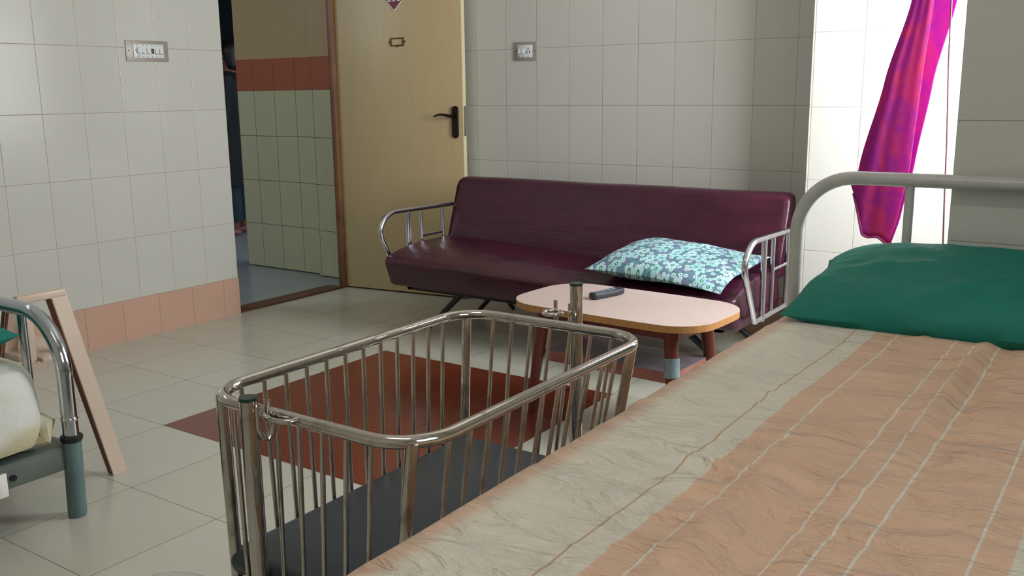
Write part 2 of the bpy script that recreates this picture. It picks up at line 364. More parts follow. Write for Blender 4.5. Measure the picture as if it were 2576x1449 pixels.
# ------------------------------------------------------------------ door leaf, swung open against the back wall
ang = math.atan2(.114, .84)
door = bpy.data.objects.new('door_1', None); COL.objects.link(door); door.location = (.004, -.195, 0); door.rotation_euler = (0, 0, ang); struct(door)
tag(door, 'pale yellow laminate door swung open against the tiled wall', 'door')
bm = B(); box(bm, 0.004, .852, 0, .034, .01, 2.04, .0015); obj('door_leaf', bm, 'door_laminate', door)
bm = B(); box(bm, .852, .855, .0005, .0335, .012, 2.038); obj('edge_band', bm, 'door_edge', door, smooth=False)
bm = B(); box(bm, .8545, .8575, .006, .028, .935, 1.10, .0008)
box(bm, .857, .8595, .010, .024, 1.0, 1.03); obj('latch_plate', bm, 'satin_steel', door)
def pill(bm, cx, z0, z1, hw, y0, y1, seg=14):
    pts = [(cx+hw*math.cos(a), z1-hw+hw*math.sin(a)) for a in [PI*i/seg for i in range(seg+1)]]+[(cx-hw*math.cos(a), z0+hw-hw*math.sin(a)) for a in [PI*i/seg for i in range(seg+1)]]
    a = [bm.verts.new((x, y0, z)) for x, z in pts]; b = [bm.verts.new((x*1.0, y1, z)) for x, z in pts]
    for v in b: v.co.x = cx+(v.co.x-cx)*.86; v.co.z = (z0+z1)/2+(v.co.z-(z0+z1)/2)*.97
    bm.faces.new(a); bm.faces.new(b[::-1])
    for i in range(len(pts)): bm.faces.new((a[i], b[i], b[(i+1) % len(pts)], a[(i+1) % len(pts)]))
bm = B(); pill(bm, .804, .922, 1.102, .021, 0, -.010); hp = obj('handle_plate', bm, 'bronze', door)
bm = B(); cyl(bm, (.800, -.008, 1.045), (.800, -.040, 1.045), .010, .008)
tube(bm, [(.802, -.040, 1.045), (.785, -.044, 1.047), (.76, -.046, 1.053), (.73, -.046, 1.055), (.70, -.045, 1.047), (.69, -.044, 1.042)], .006, rs=[.009, .0085, .0075, .006, .005, .0035], seg=10)
obj('lever', bm, 'bronze', hp)
bm = B(); cyl(bm, (.804, -.0095, .965), (.804, -.0125, .965), .006); obj('keyhole', bm, 'black_metal', hp)
# number plate
cx, hz = .424, .094; zc = 1.6277+hz
def diamond(bm, r, y0, y1):
    a = [bm.verts.new((cx+dx*r*.99, y0, zc+dz*r)) for dx, dz in ((1, 0), (0, 1), (-1, 0), (0, -1))]; b = [bm.verts.new((v.co.x, y1, v.co.z)) for v in a]
    bm.faces.new(a); bm.faces.new(b[::-1])
    for i in range(4): bm.faces.new((a[i], b[i], b[(i+1) % 4], a[(i+1) % 4]))
bm = B(); diamond(bm, hz, 0, -.004); pl = obj('number_plate', bm, 'white_paint', door, smooth=False); pl['label'] = 'maroon diamond room number plate reading 206'
bm = B(); diamond(bm, hz-.006, -.003, -.0048); obj('plate_face', bm, 'maroon_plate', pl, smooth=False)
def text(s, size, parent, mat, loc, rotm, name='lettering', ext=.0006):
    c = bpy.data.curves.new(name, 'FONT'); c.body = s; c.size = size; c.align_x = 'CENTER'; c.align_y = 'CENTER'; c.extrude = ext
    t = bpy.data.objects.new('t', c); COL.objects.link(t); bpy.context.view_layer.update()
    me = bpy.data.meshes.new_from_object(t.evaluated_get(bpy.context.evaluated_depsgraph_get())); bpy.data.objects.remove(t)
    o = bpy.data.objects.new(name, me); COL.objects.link(o); me.materials.clear(); me.materials.append(MATS[mat]); o.parent = parent; o.location = loc; o.rotation_euler = rotm; return o
text('206', .062, pl, 'white_paint', (cx, -.0055, 1.6985), (PI/2, 0, 0), 'number')
# card holder
bm = B(); x0, x1, z0, z1 = .388, .478, 1.436, 1.482
for a in ((x0, x1, z1-.007, z1), (x0, x1, z0, z0+.007), (x0, x0+.008, z0, z1), (x1-.008, x1, z0, z1)): box(bm, a[0], a[1], -.005, 0, a[2], a[3], .0012)
for xx in (x0-.004, x1+.004): cyl(bm, (xx, 0, (z0+z1)/2), (xx, -.004, (z0+z1)/2), .007)
cyl(bm, ((x0+x1)/2, 0, z0), ((x0+x1)/2, -.004, z0), .006)
obj('card_holder', bm, 'antique_brass', door)

# ------------------------------------------------------------------ switch boards (local: u right, v up, w out of the wall)
def switchboard(name, label, mat4, W, Hh, panel, modules):
    t = bpy.data.objects.new(name, None); COL.objects.link(t); t.matrix_world = mat4; tag(t, label, 'switchboard')
    bm = B(); box(bm, -W/2, W/2, -Hh/2, Hh/2, 0, .006, .0015); obj('plate', bm, 'switch_plate', t)
    for s in (-1, 1):
        bm = B(); cyl(bm, (s*(W/2-.012), 0, .006), (s*(W/2-.012), 0, .0072), .0028, seg=10); obj('screw', bm, 'dark_plastic', t)
    p0, p1, q0, q1 = panel
    bm = B(); box(bm, p0, p1, q0, q1, .005, .010, .0012); pn = obj('panel', bm, 'white_plastic', t)
    for xs in modules['screws']:
        for yy in (q0+.006, q1-.006):
            bm = B(); cyl(bm, (xs, yy, .0098), (xs, yy, .0106), .0021, seg=10); obj('screw', bm, 'dark_plastic', pn)
    for xs in modules.get('switch', []):
        bm = B(); box(bm, xs-.0085, xs+.0085, -.0125, .0125, .009, .0125, .0015)
        for v in bm.verts:
            if v.co.z > .012 and v.co.y < 0: v.co.z += .003
        obj('rocker_switch', bm, 'white_plastic', pn)
        bm = B(); box(bm, xs-.0095, xs-.0078, -.013, .012, .0098, .0108); box(bm, xs-.0095, xs+.0085, -.0145, -.0130, .0098, .0108); obj('switch_gap', bm, 'dark_plastic', pn, smooth=False)
    for xs in modules.get('socket', []):
        bm = B()
        for dx, dy, r in ((0, .011, .0036), (-.0075, 0, .003), (.0075, 0, .003), (-.009, -.009, .003), (.009, -.009, .003)): cyl(bm, (xs+dx, dy, .0097), (xs+dx, dy, .0106), r, seg=12)
        obj('socket', bm, 'dark_plastic', pn)
    for xs in modules.get('dark', []):
        bm = B(); box(bm, xs-.008, xs+.008, -.012, .012, .0095, .0112, .001); obj('socket_cover', bm, 'antique_brass', pn)
    for xs in modules.get('knob', []):
        bm = B(); cyl(bm, (xs, 0.002, .009), (xs, 0.002, .024), .0165, .0145, 24); cyl(bm, (xs, 0.002, .024), (xs, 0.002, .026), .011, .010, 24); kb = obj('fan_knob', bm, 'white_plastic', pn)
        bm = B(); box(bm, xs-.006, xs+.010, -.028, -.010, .0098, .0112, .0006); obj('tape_strip', bm, 'clear_tape', pn)
mL = Matrix(((0, 0, 1, 0.0), (1, 0, 0, -1.463), (0, 1, 0, 1.386), (0, 0, 0, 1)))
switchboard('switchboard', 'long switchboard with a fan knob on the left tiled wall', mL, .232, .098, (-.078, .087, -.032, .032),
            dict(screws=[-.058, -.026, -.003, .022, .046, .070], switch=[-.022, .002, .048, .072], dark=[.025], knob=[-.052]))
mR = Matrix(((1, 0, 0, 1.219), (0, 0, -1, 0.0), (0, 1, 0, 1.386), (0, 0, 0, 1)))
switchboard('switchboard', 'small switchboard with one socket on the back wall above the sofa', mR, .148, .098, (-.045, .047, -.032, .032),
            dict(screws=[-.034, -.012, .023], switch=[-.034, -.012], socket=[.023]))

# ------------------------------------------------------------------ sofa bed
sofa = thing('sofa', 'long maroon leather sofa bed with chrome arms on black legs', 'sofa', (1.9, -.62, 0))
SX0, SX1 = 1.0, 2.8
T = Matrix.Translation((-1.9, .62, 0))
def sag(x): return -.042*math.exp(-((x-2.15)/.42)**2)-.012*math.exp(-((x-1.6)/.3)**2)
def rprofile(corners, rad, seg=5):
    return [(p.x, p.y) for p in fillet([V(a, b, 0) for a, b in corners], rad, seg, True)]
def slab(prof, x0, x1, nx, ztop, dz, endr=.03):
    bm = B(); n = len(prof); cy = sum(p[0] for p in prof)/n; cz = sum(p[1] for p in prof)/n; rows = []
    xs = []
    for i in range(6): a = i/6*PI/2; xs.append((x0+endr*(1-math.sin(a)), 1-endr*(1-math.cos(a))/.09))
    xs = sorted([(x0+endr*(1-math.cos(i/6*PI/2)), math.sin(i/6*PI/2)) for i in range(7)])
    ends = xs
    seq = [(x, s) for x, s in ends]+[(x0+endr+(x1-x0-2*endr)*i/nx, 1) for i in range(1, nx)]+[(x0+x1-x, s) for x, s in ends[::-1]]
    for x, s in seq:
        row = []
        for (y, z) in prof:
            dy, dzz = y-cy, z-cz; L = math.hypot(dy, dzz); k_ = max(0, (L-endr*(1-s)*.8)/L)
            yy, zz = cy+dy*k_, cz+dzz*k_
            row.append(bm.verts.new((x, yy, zz+dz(x, yy, zz))))
        rows.append(row)
    for i in range(len(rows)-1):
        for j in range(n): bm.faces.new((rows[i][j], rows[i][(j+1) % n], rows[i+1][(j+1) % n], rows[i+1][j]))
    bm.faces.new(rows[0]); bm.faces.new(rows[-1][::-1])
    return bm
sp = rprofile([(-.905, .245), (-.955, .385), (-.78, .435), (-.45, .44), (-.40, .30), (-.43, .25)], [.02, .035, .12, .03, .03, .02], 6)
def seat_dz(x, y, z):
    k_ = max(0, min(1, (z-.27)/.15)); wr = .006*noise.noise(V(x*6, y*7, 3))*k_
    e = math.exp(-((x-2.74)/.05)**2)
    return sag(x)*k_*(1 if y > -.93 else .6)+wr + e*.006*math.sin(y*70)*k_
bm = slab(sp, SX0, SX1, 60, 0, seat_dz); bm.transform(T); obj('seat', bm, 'maroon_leather', sofa)
bp = rprofile([(-.455, .37), (-.335, .735), (-.245, .735), (-.32, .37)], [.02, .035, .03, .02], 6)
def back_dz(x, y, z): return .004*noise.noise(V(x*3, 5, z*6))
bm = slab(bp, SX0, SX1, 50, 0, back_dz, .035); bm.transform(T); obj('backrest', bm, 'maroon_leather', sofa)
# arms
for sx in (.985, 2.835):
    bm = B()
    path = fillet([(sx, -.30, .592), (sx, -.875, .602), (sx, -.955, .52), (sx, -.815, .275), (sx, -.42, .275)], [0, .07, .11, .012, 0], 8)
    tube(bm, path, .0125, 12); arm = obj('armrest', bm, 'chrome_sofa', sofa); arm.data.transform(T)
    bm = B()
    for yy, r in ((-.735, .011), (-.715, .006), (-.63, .009), (-.455, .009)): cyl(bm, (sx, yy, .278), (sx, yy, .595), r, seg=10)
    cyl(bm, (sx, -.63, .455), (sx, -.455, .455), .007, seg=10); cyl(bm, (sx, -.735, .262), (sx, -.735, .28), .013, seg=10)
    ab = obj('arm_bars', bm, 'chrome_sofa', arm); ab.data.transform(T)
# frame and legs
bm = B(); box(bm, 1.08, 2.72, -.86, -.83, .225, .25); box(bm, 1.08, 2.72, -.46, -.43, .225, .26); box(bm, 1.08, 1.11, -.86, -.43, .225, .25); box(bm, 2.69, 2.72, -.86, -.43, .225, .25)
fr = obj('frame', bm, 'black_metal', sofa, smooth=False); fr.data.transform(T)
for (tx, ty, fx, fy) in ((1.40, -.82, 1.13, -.775), (1.66, -.80, 1.60, -.62), (2.50, -.82, 2.77, -.775), (1.40, -.46, 1.13, -.36), (2.50, -.46, 2.77, -.36)):
    bm = B()
    if tx == 1.66: cyl(bm, (1.66, -.83, .235), (1.63, -.74, .17), .012, .010, 10); o = obj('bracket', bm, 'black_metal', sofa)
    else: tube(bm, [(tx, ty, .24), (fx, fy, .012), (fx, fy, 0.0)], .012, 10, rs=[.016, .011, .011]); o = obj('leg', bm, 'black_metal', sofa)
    o.data.transform(T)

# ------------------------------------------------------------------ pillows
def pillow(name, label, L, W, th, loc, rotm, mat, shape=None, seed=1, seam=None, group=None, prof=None):
    bm = B(); nu, nv = 46, 32
    def fn(side):
        def f(a, b):
            u, v = a*2-1, b*2-1
            pin = 1-.07*(abs(u)**6)*(1-.0*abs(v)); pin2 = 1-.08*(abs(v)**6)
            x = u*L/2*(1-.06*(1-abs(v)**2)*abs(u)**8-.00); y = v*W/2*(1-.06*(1-abs(u)**2)*abs(v)**8)
            t = max(0, (1-abs(u)**2.6))**.55*max(0, (1-abs(v)**2.6))**.55
            wr = noise.noise(V(x*7+seed, y*9, side*3))*.016+noise.noise(V(x*20+seed, y*16, side*3))*.005
            if prof: t *= prof(u, v)
            z = side*t*th/2*(1+wr*9) + (shape(u, v) if shape else 0)
            return V(x, y, z)
        return f
    ga = grid(bm, fn(1), nu, nv); gb = grid(bm, fn(-1), nu, nv)
    bmesh.ops.remove_doubles(bm, verts=bm.verts, dist=.0004)
    o = obj(name, bm, mat); o.location = loc; o.rotation_euler = rotm; tag(o, label, 'pillow', group)
    if seam:
        bm = B(); per = []
        for i in range(nu): per.append(fn(1)(i/(nu-1), 0))
        for i in range(nv): per.append(fn(1)(1, i/(nv-1)))
        for i in range(nu): per.append(fn(1)(1-i/(nu-1), 1))
        for i in range(nv): per.append(fn(1)(0, 1-i/(nv-1)))
        pts = [per[0]]
        for p in per[1:]:
            if (p-pts[-1]).length > .004: pts.append(p)
        if (pts[-1]-pts[0]).length < .004: pts.pop()
        tube(bm, pts, .0035, 6, closed=True); obj('piping', bm, seam, o)
    return o
def drape_f(u, v): return -.035*max(0, -v)**2*(.6+.4*u)-.012*abs(u)**2+(.02*max(0, u)**2*max(0, v))
def prof_f(u, v): return (1.0-.48*max(-.7, u))*(1+.22*v)
pillow('pillow', 'blue and white flowered pillow lying on the maroon sofa seat', .64, .44, .12, (2.455, -.72, .468), (.07, .0, -.10), 'floral_cloth', drape_f, 4, prof=prof_f)
def green_shape(u, v): return .035*v*abs(v)*(1 if v > 0 else .3)-.075*max(0, -u-.2)**3*max(0, v+.3)-.02*max(0, u)**4*max(0, v)
def green_prof(u, v): return 1+.26*math.exp(-((v-(-.75+1.0*(u+.25)))/.13)**2)*math.exp(-((u-.1)/.45)**2)-.16*math.exp(-((v-(-1.0+1.0*(u+.25)))/.14)**2)*math.exp(-((u-.2)/.4)**2)+.18*math.exp(-((v-(.1+.35*u))/.12)**2)*math.exp(-((u+.4)/.3)**2)+.25*max(0, -u)+.10*v+.10*noise.noise(V(u*2.2+v*2, v*2-u, 4))-.16*max(0, .55-abs(noise.noise(V(u*1.6+v*1.2, v*2.2-u*1.4, 9)))*6)
pillow('pillow', 'large green pillow propped against the white headboard of the near bed', .74, .40, .135, (3.765, -2.005, .702), (.19, 0, .0), 'green_cloth', green_shape, 9, prof=green_prof)

# ------------------------------------------------------------------ coffee table
TZ = .43
tab = thing('coffee_table', 'low coffee table with rounded pale pink top and splayed red wooden legs', 'table', (2.56, -1.385, 0), -.055)
def squircle(hx, hy, r, bow, n=14):
    base = fillet([V(-hx, -hy, 0), V(hx, -hy, 0), V(hx, hy, 0), V(-hx, hy, 0)], r, n, True); out = []
    full = []
    for i, p in enumerate(base):
        q = base[(i+1) % len(base)]; m = max(1, int((q-p).length/.04))
        for s in range(m): full.append(p.lerp(q, s/m))
    for p in full: out.append((p.x*(1+bow[0]*(1-(p.y/hy)**2)), p.y*(1+bow[1]*(1-(p.x/hx)**2))))
    return out
ol = squircle(.385, .215, .13, (.03, .05))
bm = B(); prism(bm, ol, TZ-.024, TZ-.001); obj('edge', bm, 'table_edge', tab)
bm = B(); prism(bm, [(x*.9995, y*.9995) for x, y in ol], TZ-.0015, TZ); obj('tabletop', bm, 'table_laminate', tab)
bm = B(); box(bm, -.29, .29, -.135, -.115, TZ-.07, TZ-.024); box(bm, -.29, .29, .115, .135, TZ-.07, TZ-.024); box(bm, -.29, -.27, -.12, .12, TZ-.07, TZ-.024); box(bm, .27, .29, -.12, .12, TZ-.07, TZ-.024)
obj('apron', bm, 'red_wood', tab, smooth=False)
for sx in (-1, 1):
    for sy in (-1, 1):
        bm = B(); a = V(sx*.258-.003, sy*.125, TZ-.025); b_ = V(sx*.300-.003, sy*.165, 0)
        tube(bm, [a, a.lerp(b_, .5), b_], .02, 16, rs=[.025, .021, .014]); leg = obj('leg', bm, 'red_wood', tab)
        if sx == 1 and sy == -1:
            bm = B(); tube(bm, [a.lerp(b_, .26), a.lerp(b_, .42)], .026, 16, rs=[.027, .0262]); w_ = obj('tape_wrap', bm, 'grey_tape', leg); w_['label'] = 'grey tape wrapped round the leg'
bm = B(); prism(bm, [(x*.80, y*.70) for x, y in squircle(.34, .185, .03, (0, 0))], .205, .243); sh = obj('shelf', bm, 'shelf_edge', tab)
bm = B(); prism(bm, [(x*.80, y*.70) for x, y in squircle(.339, .184, .03, (0, 0))], .2425, .2445); obj('shelf_surface', bm, 'shelf_top', sh)
# remote control
rem = thing('remote_control', 'dark grey remote control lying on the coffee table', 'remote control', (2.455, -1.325, TZ), math.radians(76))
ro = [(p.x, p.y) for p in fillet([V(-.083, -.018, 0), V(-.03, -.021, 0), V(.05, -.024, 0), V(.083, -.019, 0), V(.083, .019, 0), V(.05, .024, 0), V(-.03, .021, 0), V(-.083, .018, 0)], .012, 4, True)]
bm = B(); n = len(ro); rows = []
for z, s in ((0.001, .86), (.006, .98), (.014, 1), (.020, .95), (.022, .86)): rows.append([bm.verts.new((x*(1-(1-s)*.3), y*s, z+.002*(x/.08)**2)) for x, y in ro])
for i in range(4):
    for j in range(n): bm.faces.new((rows[i][j], rows[i][(j+1) % n], rows[i+1][(j+1) % n], rows[i+1][j]))
bm.faces.new(rows[0][::-1]); bm.faces.new(rows[-1]); obj('body', bm, 'remote_body', rem)
for i in range(7):
    for j in range(3):
        bm = B(); xx, yy = -.058+i*.0165, -.0105+j*.0105; box(bm, xx-.005, xx+.005, yy-.003, yy+.003, .021, .0245, .001); obj('button', bm, 'remote_button', rem)

# ------------------------------------------------------------------ swinging baby crib
RX0, RX1, RY0, RY1, RZ = 2.835, 3.295, -3.40, -2.68, .69
crib = thing('baby_crib', 'stainless steel bar baby crib standing beside the near bed', 'crib', (3.065, -3.04, 0))
T = Matrix.Translation((-3.065, 3.04, 0))
def put(name, bm, mat, parent=None):
    o = obj(name, bm, mat, parent or crib); o.data.transform(T); return o
bm = B(); tube(bm, fillet([(RX0, RY0, RZ), (RX1, RY0, RZ), (RX1, RY1, RZ), (RX0, RY1, RZ)], .085, 10, True), .0105, 16, closed=True); put('top_rail', bm, 'chrome_crib')
BZ = .362
bx0, bx1, by0, by1 = RX0+.018, RX1-.045, RY0+.002, RY1-.042
bm = B(); tube(bm, fillet([(bx0, by0, BZ), (bx1, by0, BZ), (bx1, by1, BZ), (bx0, by1, BZ)], .06, 8, True), .009, 12, closed=True); put('bottom_rail', bm, 'chrome_crib')
bm = B()
for i in range(9): yy = by0+.05+(by1-by0-.1)*i/8; cyl(bm, (bx0, yy, BZ), (bx1, yy, BZ), .004, seg=8)
put('base_bars', bm, 'chrome_crib')
NL, NS = 12, 7
def bar(p, q, r=.0042): bm = B(); cyl(bm, p, q, r, seg=10); put('bar', bm, 'chrome_crib')
for i in range(NL):
    t = (i+1)/(NL+1); y_ = RY0+.03+(RY1-RY0-.06)*t; yb = by0+.03+(by1-by0-.06)*t
    bar((RX0, y_, RZ), (bx0, yb, BZ)); bar((RX1, y_, RZ), (bx1, yb, BZ))
for i in range(NS):
    t = (i+1)/(NS+1); x_ = RX0+.03+(RX1-RX0-.06)*t; xb = bx0+.02+(bx1-bx0-.04)*t
    bar((x_, RY0, RZ), (xb, by0, BZ)); bar((x_, RY1, RZ), (xb, by1, BZ))
for sx, sy in ((0, 0), (0, 1), (1, 0), (1, 1)):
    x_ = (RX0+.022, RX1-.022)[sx]; y_ = (RY0+.022, RY1-.022)[sy]; xb = (bx0+.016, bx1-.016)[sx]; yb = (by0+.016, by1-.016)[sy]
    bm = B(); cyl(bm, (x_, y_, RZ), (xb, yb, BZ), .0105, seg=14); put('corner_post', bm, 'chrome_crib')
# stand: two posts with base feet
for sy, px_, py, ztop, rc, pn_ in ((-1, 3.0, -3.440, .722, V(3.040, -3.412, .694), V(3.012, -3.414, .69)), (1, 3.09, -2.615, .766, V(3.045, -2.640, .702), V(3.045, -2.628, .70))):
    bm = B(); cyl(bm, (px_, py, .05), (px_, py, ztop), .0138, seg=20); post = put('stand_post', bm, 'chrome_crib')
    bm = B(); cyl(bm, (px_, py, ztop), (px_, py, ztop+.005), .0150, .0143, 20); put('post_cap', bm, 'green_cap', post)
    h0 = V(px_, py, 0); dirv = (V(pn_.x, pn_.y, 0)-h0); L_ = dirv.length; dirv.normalize(); e0 = h0+dirv*.0135
    if sy < 0: e0 = V(px_+.015, py+.004, 0)
    zb = pn_.z; e1 = V(pn_.x+(.012 if sy < 0 else 0), pn_.y, 0)
    pts = [e0+V(0, 0, zb+.024), e0+V(0, 0, zb-.012), e0.lerp(e1, .25)+V(0, 0, zb-.028), e0.lerp(e1, .6)+V(0, 0, zb-.031), e0.lerp(e1, .9)+V(0, 0, zb-.022), e1+V(0, 0, zb-.008), e1+V(0, 0, zb+.0)]
    bm = B(); tube(bm, pts, .005, 10); put('hook', bm, 'chrome_crib', post)
    bm = B(); ring = [rc+V(.030*math.cos(q), .017*math.sin(q), 0) if sy < 0 else rc+V(.020*math.cos(q), .020*math.sin(q), .002) for q in [2*PI*i/24 for i in range(24)]]
    tube(bm, ring, .0045, 10, closed=True); rg = put('hanging_ring', bm, 'chrome_crib')
    bm = B(); cyl(bm, (pn_.x, pn_.y, zb-.006), (pn_.x, pn_.y, zb+.030), .0045, seg=12); put('pin', bm, 'chrome_crib', rg)
    bm = B(); cyl(bm, (px_-.10, py, .05), (px_+.20, py, .05), .013, seg=12); put('base_foot', bm, 'chrome_crib')
    for dx in (-.08, .18):
        bm = B(); cyl(bm, (px_+dx-.009, py, .026), (px_+dx+.009, py, .026), .026, seg=20); put('castor', bm, 'black_rubber')
bm = B(); cyl(bm, (3.0, -3.44, .11), (3.09, -2.615, .11), .012, seg=12); put('base_beam', bm, 'chrome_crib')
# mattress of the crib
bm = B(); box(bm, bx0+.004, bx1-.004, by0+.004, by1-.004, BZ+.0095, BZ+.055, .018, 3); o = obj('crib_mattress', bm, 'rexine_grey'); tag(o, 'thin dark grey rexine mattress inside the steel baby crib', 'mattress')

# ------------------------------------------------------------------ near bed (right)
BX0, BX1, BY0, BY1, SZ = 3.368, 4.30, -3.80, -1.845, .64
bed = thing('hospital_bed', 'near hospital bed with white tubular headboard against the tiled wall', 'bed', (3.84, -2.82, 0))
T = Matrix.Translation((-3.84, 2.82, 0))
def put(name, bm, mat, parent=None):
    o = obj(name, bm, mat, parent or bed); o.data.transform(T); return o
hy = -1.80; hx0, hx1, hz_ = 3.302, 4.38, .947
bm = B(); tube(bm, fillet([(hx0, hy, 0), (hx0, hy, hz_), (hx1, hy, hz_), (hx1, hy, 0)], .15, 12), .0178, 18); hb = put('headboard', bm, 'bed_enamel')
for xx in (3.585, 4.08):
    bm = B(); cyl(bm, (xx, hy, .44), (xx, hy, hz_), .0115, seg=12); put('headboard_bar', bm, 'bed_enamel', hb)
bm = B(); cyl(bm, (hx0, hy, .45), (hx1, hy, .45), .012, seg=12); put('headboard_bar', bm, 'bed_enamel', hb)
bm = B(); tube(bm, fillet([(hx0, -3.87, 0), (hx0, -3.87, .74), (hx1, -3.87, .74), (hx1, -3.87, 0)], .15, 10), .0178, 16); put('footboard', bm, 'bed_enamel')
bm = B()
for xx in (hx0+.02, hx1-.05): box(bm, xx, xx+.03, -3.86, hy-.01, .42, .48)
for yy in (-3.6, -2.8, -2.0): box(bm, hx0+.02, hx1-.02, yy, yy+.03, .44, .47)
put('side_rails', bm, 'bed_enamel')
bm = B(); box(bm, BX0+.012, BX1-.012, BY0+.012, BY1-.012, .482, SZ-.04, .04, 3); o = obj('mattress', bm, 'rexine_grey'); tag(o, 'thick mattress under the striped sheet of the near bed', 'mattress')
# sheet: cross-section swept along the bed, with folds
random.seed(11)
folds = []
for i in range(60):
    a = random.uniform(-.5, .9); folds.append((random.uniform(BX0, 4.2), random.uniform(-3.8, -2.1), a, random.uniform(.007, .016), random.uniform(.06, .24), random.uniform(.002, .0062)*random.choice((1, 1, -1))))
def hgt(x, y):
    z = .004*noise.noise(V(x*3, y*2.2, 0))+.0025*noise.noise(V(x*11, y*6, 5))
    for (cx_, cy_, a, wd, ln, am) in folds:
        dx, dy = x-cx_, y-cy_; p = dx*math.cos(a)+dy*math.sin(a); q = -dx*math.sin(a)+dy*math.cos(a)
        q2 = q+.3*p*p
        z += am*math.exp(-(q2/wd)**2-(p/ln)**2)
    # long soft folds down the bed
    z += .013*math.exp(-((x-(3.845+.012*math.sin(y*3)))/.016)**2)*math.exp(-((y+2.45)/.35)**2)
    z -= .013*math.exp(-((x-(3.885+.012*math.sin(y*3)))/.022)**2)*math.exp(-((y+2.5)/.4)**2)
    z += .014*math.exp(-((x-(3.70+.03*(y+3.2)))/.03)**2)*math.exp(-((y+3.25)/.3)**2)
    z -= .010*math.exp(-((x-(3.76+.03*(y+3.2)))/.03)**2)*math.exp(-((y+3.3)/.3)**2)
    return z
bm = B(); R_ = .036; side = .26; wtop = BX1-BX0-2*R_; arc = R_*PI/2; tot = side*2+arc*2+wtop
def sheet(a, b):
    y = BY0-.0+(BY1-BY0)*b; s = a*tot; wob = .008*math.sin(y*9)+.006*math.sin(y*23)
    if s < side: return V(BX0-.004+wob*(1-s/side), y, SZ-R_-(side-s))
    s -= side
    if s < arc: t = s/R_; x = BX0+R_-R_*math.cos(t); return V(x+.004*noise.noise(V(y*5, 1, 1)), y, SZ-R_+R_*math.sin(t)+hgt(x, y)*math.sin(t))
    s -= arc
    if s < wtop: x = BX0+R_+s; return V(x, y, SZ+hgt(x, y))
    s -= wtop
    if s < arc: t = s/R_; return V(BX1-R_+R_*math.sin(t), y, SZ-R_+R_*math.cos(t))
    s -= arc; return V(BX1+.004, y, SZ-R_-s)
grid(bm, sheet, 230, 330)
o = obj('bed_sheet', bm, 'striped_sheet'); sd = o.modifiers.new('thick', 'SOLIDIFY'); sd.thickness = .003; sd.offset = -1
tag(o, 'peach and cream striped bed sheet on the near bed', 'bed sheet')

# ------------------------------------------------------------------ left bed
lb = thing('attendant_bed', 'low bed at the left edge with chrome arched headboard', 'bed', (1.2, -3.9, 0))
T = Matrix.Translation((-1.2, 3.9, 0))
def put(name, bm, mat, parent=None):
    o = obj(name, bm, mat, parent or lb); o.data.transform(T); return o
lx1, lx0, ly = 1.655, .70, -2.972
for xx in (lx0, lx1):
    for yy in (ly, -4.9):
        bm = B(); tube(bm, [(xx-.012, yy, 0), (xx-.012, yy, .004), (xx, yy, .23)], .025, 22, rs=[.0235, .0255, .0255]); lg = put('leg', bm, 'grey_green_enamel')
        bm = B(); tube(bm, [(xx, yy, .228), (xx, yy, .233), (xx, yy, .243), (xx, yy, .248)], .036, 22, rs=[.027, .030, .030, .024]); put('collar', bm, 'black_rubber', lg)
for yy, hh in ((ly, .588), (-4.9, .45)):
    bm = B(); tube(bm, fillet([(lx0, yy, .24), (lx0, yy, hh), (lx1, yy, hh), (lx1, yy, .24)], .17, 14), .0215, 22); hb = put('headboard' if yy == ly else 'footboard', bm, 'chrome_bed')
    for xx in (1.462, .88):
        bm = B(); cyl(bm, (xx, yy, .2), (xx, yy, hh), .0125, seg=14); put('headboard_bar', bm, 'chrome_bed', hb)
    bm = B(); tube(bm, [(lx1, yy, .288), (lx1, yy, .291), (lx1, yy, .296), (lx1, yy, .299)], .023, 20, rs=[.0215, .0235, .0235, .0215]); put('weld_ring', bm, 'chrome_bed', hb)
bm = B(); box(bm, lx1-.022, lx1+.0, -4.9, ly-.02, .150, .215, .002); box(bm, lx1-.075, lx1+.0, -4.9, ly-.02, .212, .219, .001); box(bm, lx0, lx0+.03, -4.9, ly, .155, .215, .002)
box(bm, lx0, lx1, ly-.02, ly+.01, .17, .215, .002); box(bm, lx0+.02, lx1-.02, -4.88, ly-.03, .20, .2125)
put('bed_frame', bm, 'olive_frame')
bm = B(); box(bm, lx1+.001, lx1+.010, -3.215, -3.165, .135, .20, .002); box(bm, lx1+.008, lx1+.022, -3.20, -3.18, .14, .19, .003); put('latch_bracket', bm, 'white_paint')
bm = B(); cyl(bm, (lx1, -3.145, .178), (lx1+.004, -3.145, .178), .009, seg=14); put('bolt', bm, 'black_metal')
# mattress + sheet: rounded slab with bulging, tucked corner
def lump(x0, x1, y0, y1, z0, z1, r, amp, name, mat, seed=0, e=4.0):
    bm = B(); q = bmesh.ops.create_cube(bm, size=2); bmesh.ops.subdivide_edges(bm, edges=bm.edges, cuts=26, use_grid_fill=True)
    hx, hy_, hz2 = (x1-x0)/2, (y1-y0)/2, (z1-z0)/2
    for v in bm.verts:
        c = v.co.copy(); p = V(c.x*hx, c.y*hy_, c.z*hz2)
        inn = V(max(-hx+r, min(hx-r, p.x)), max(-hy_+r, min(hy_-r, p.y)), max(-hz2+r*.8, min(hz2-r*.8, p.z))); dv = p-inn
        if dv.length > 1e-6:
            m_ = max(abs(dv.x), abs(dv.y), abs(dv.z)); p = inn+dv.normalized()*min(r, m_)
        p.x += .045*(.5-c.z/2)*max(0, c.x)**3
        n_ = noise.noise(V(p.x*5+seed, p.y*5, p.z*5))*amp
        v.co = V((x0+x1)/2, (y0+y1)/2, (z0+z1)/2)+p+p.normalized()*n_
    return obj(name, bm, mat)
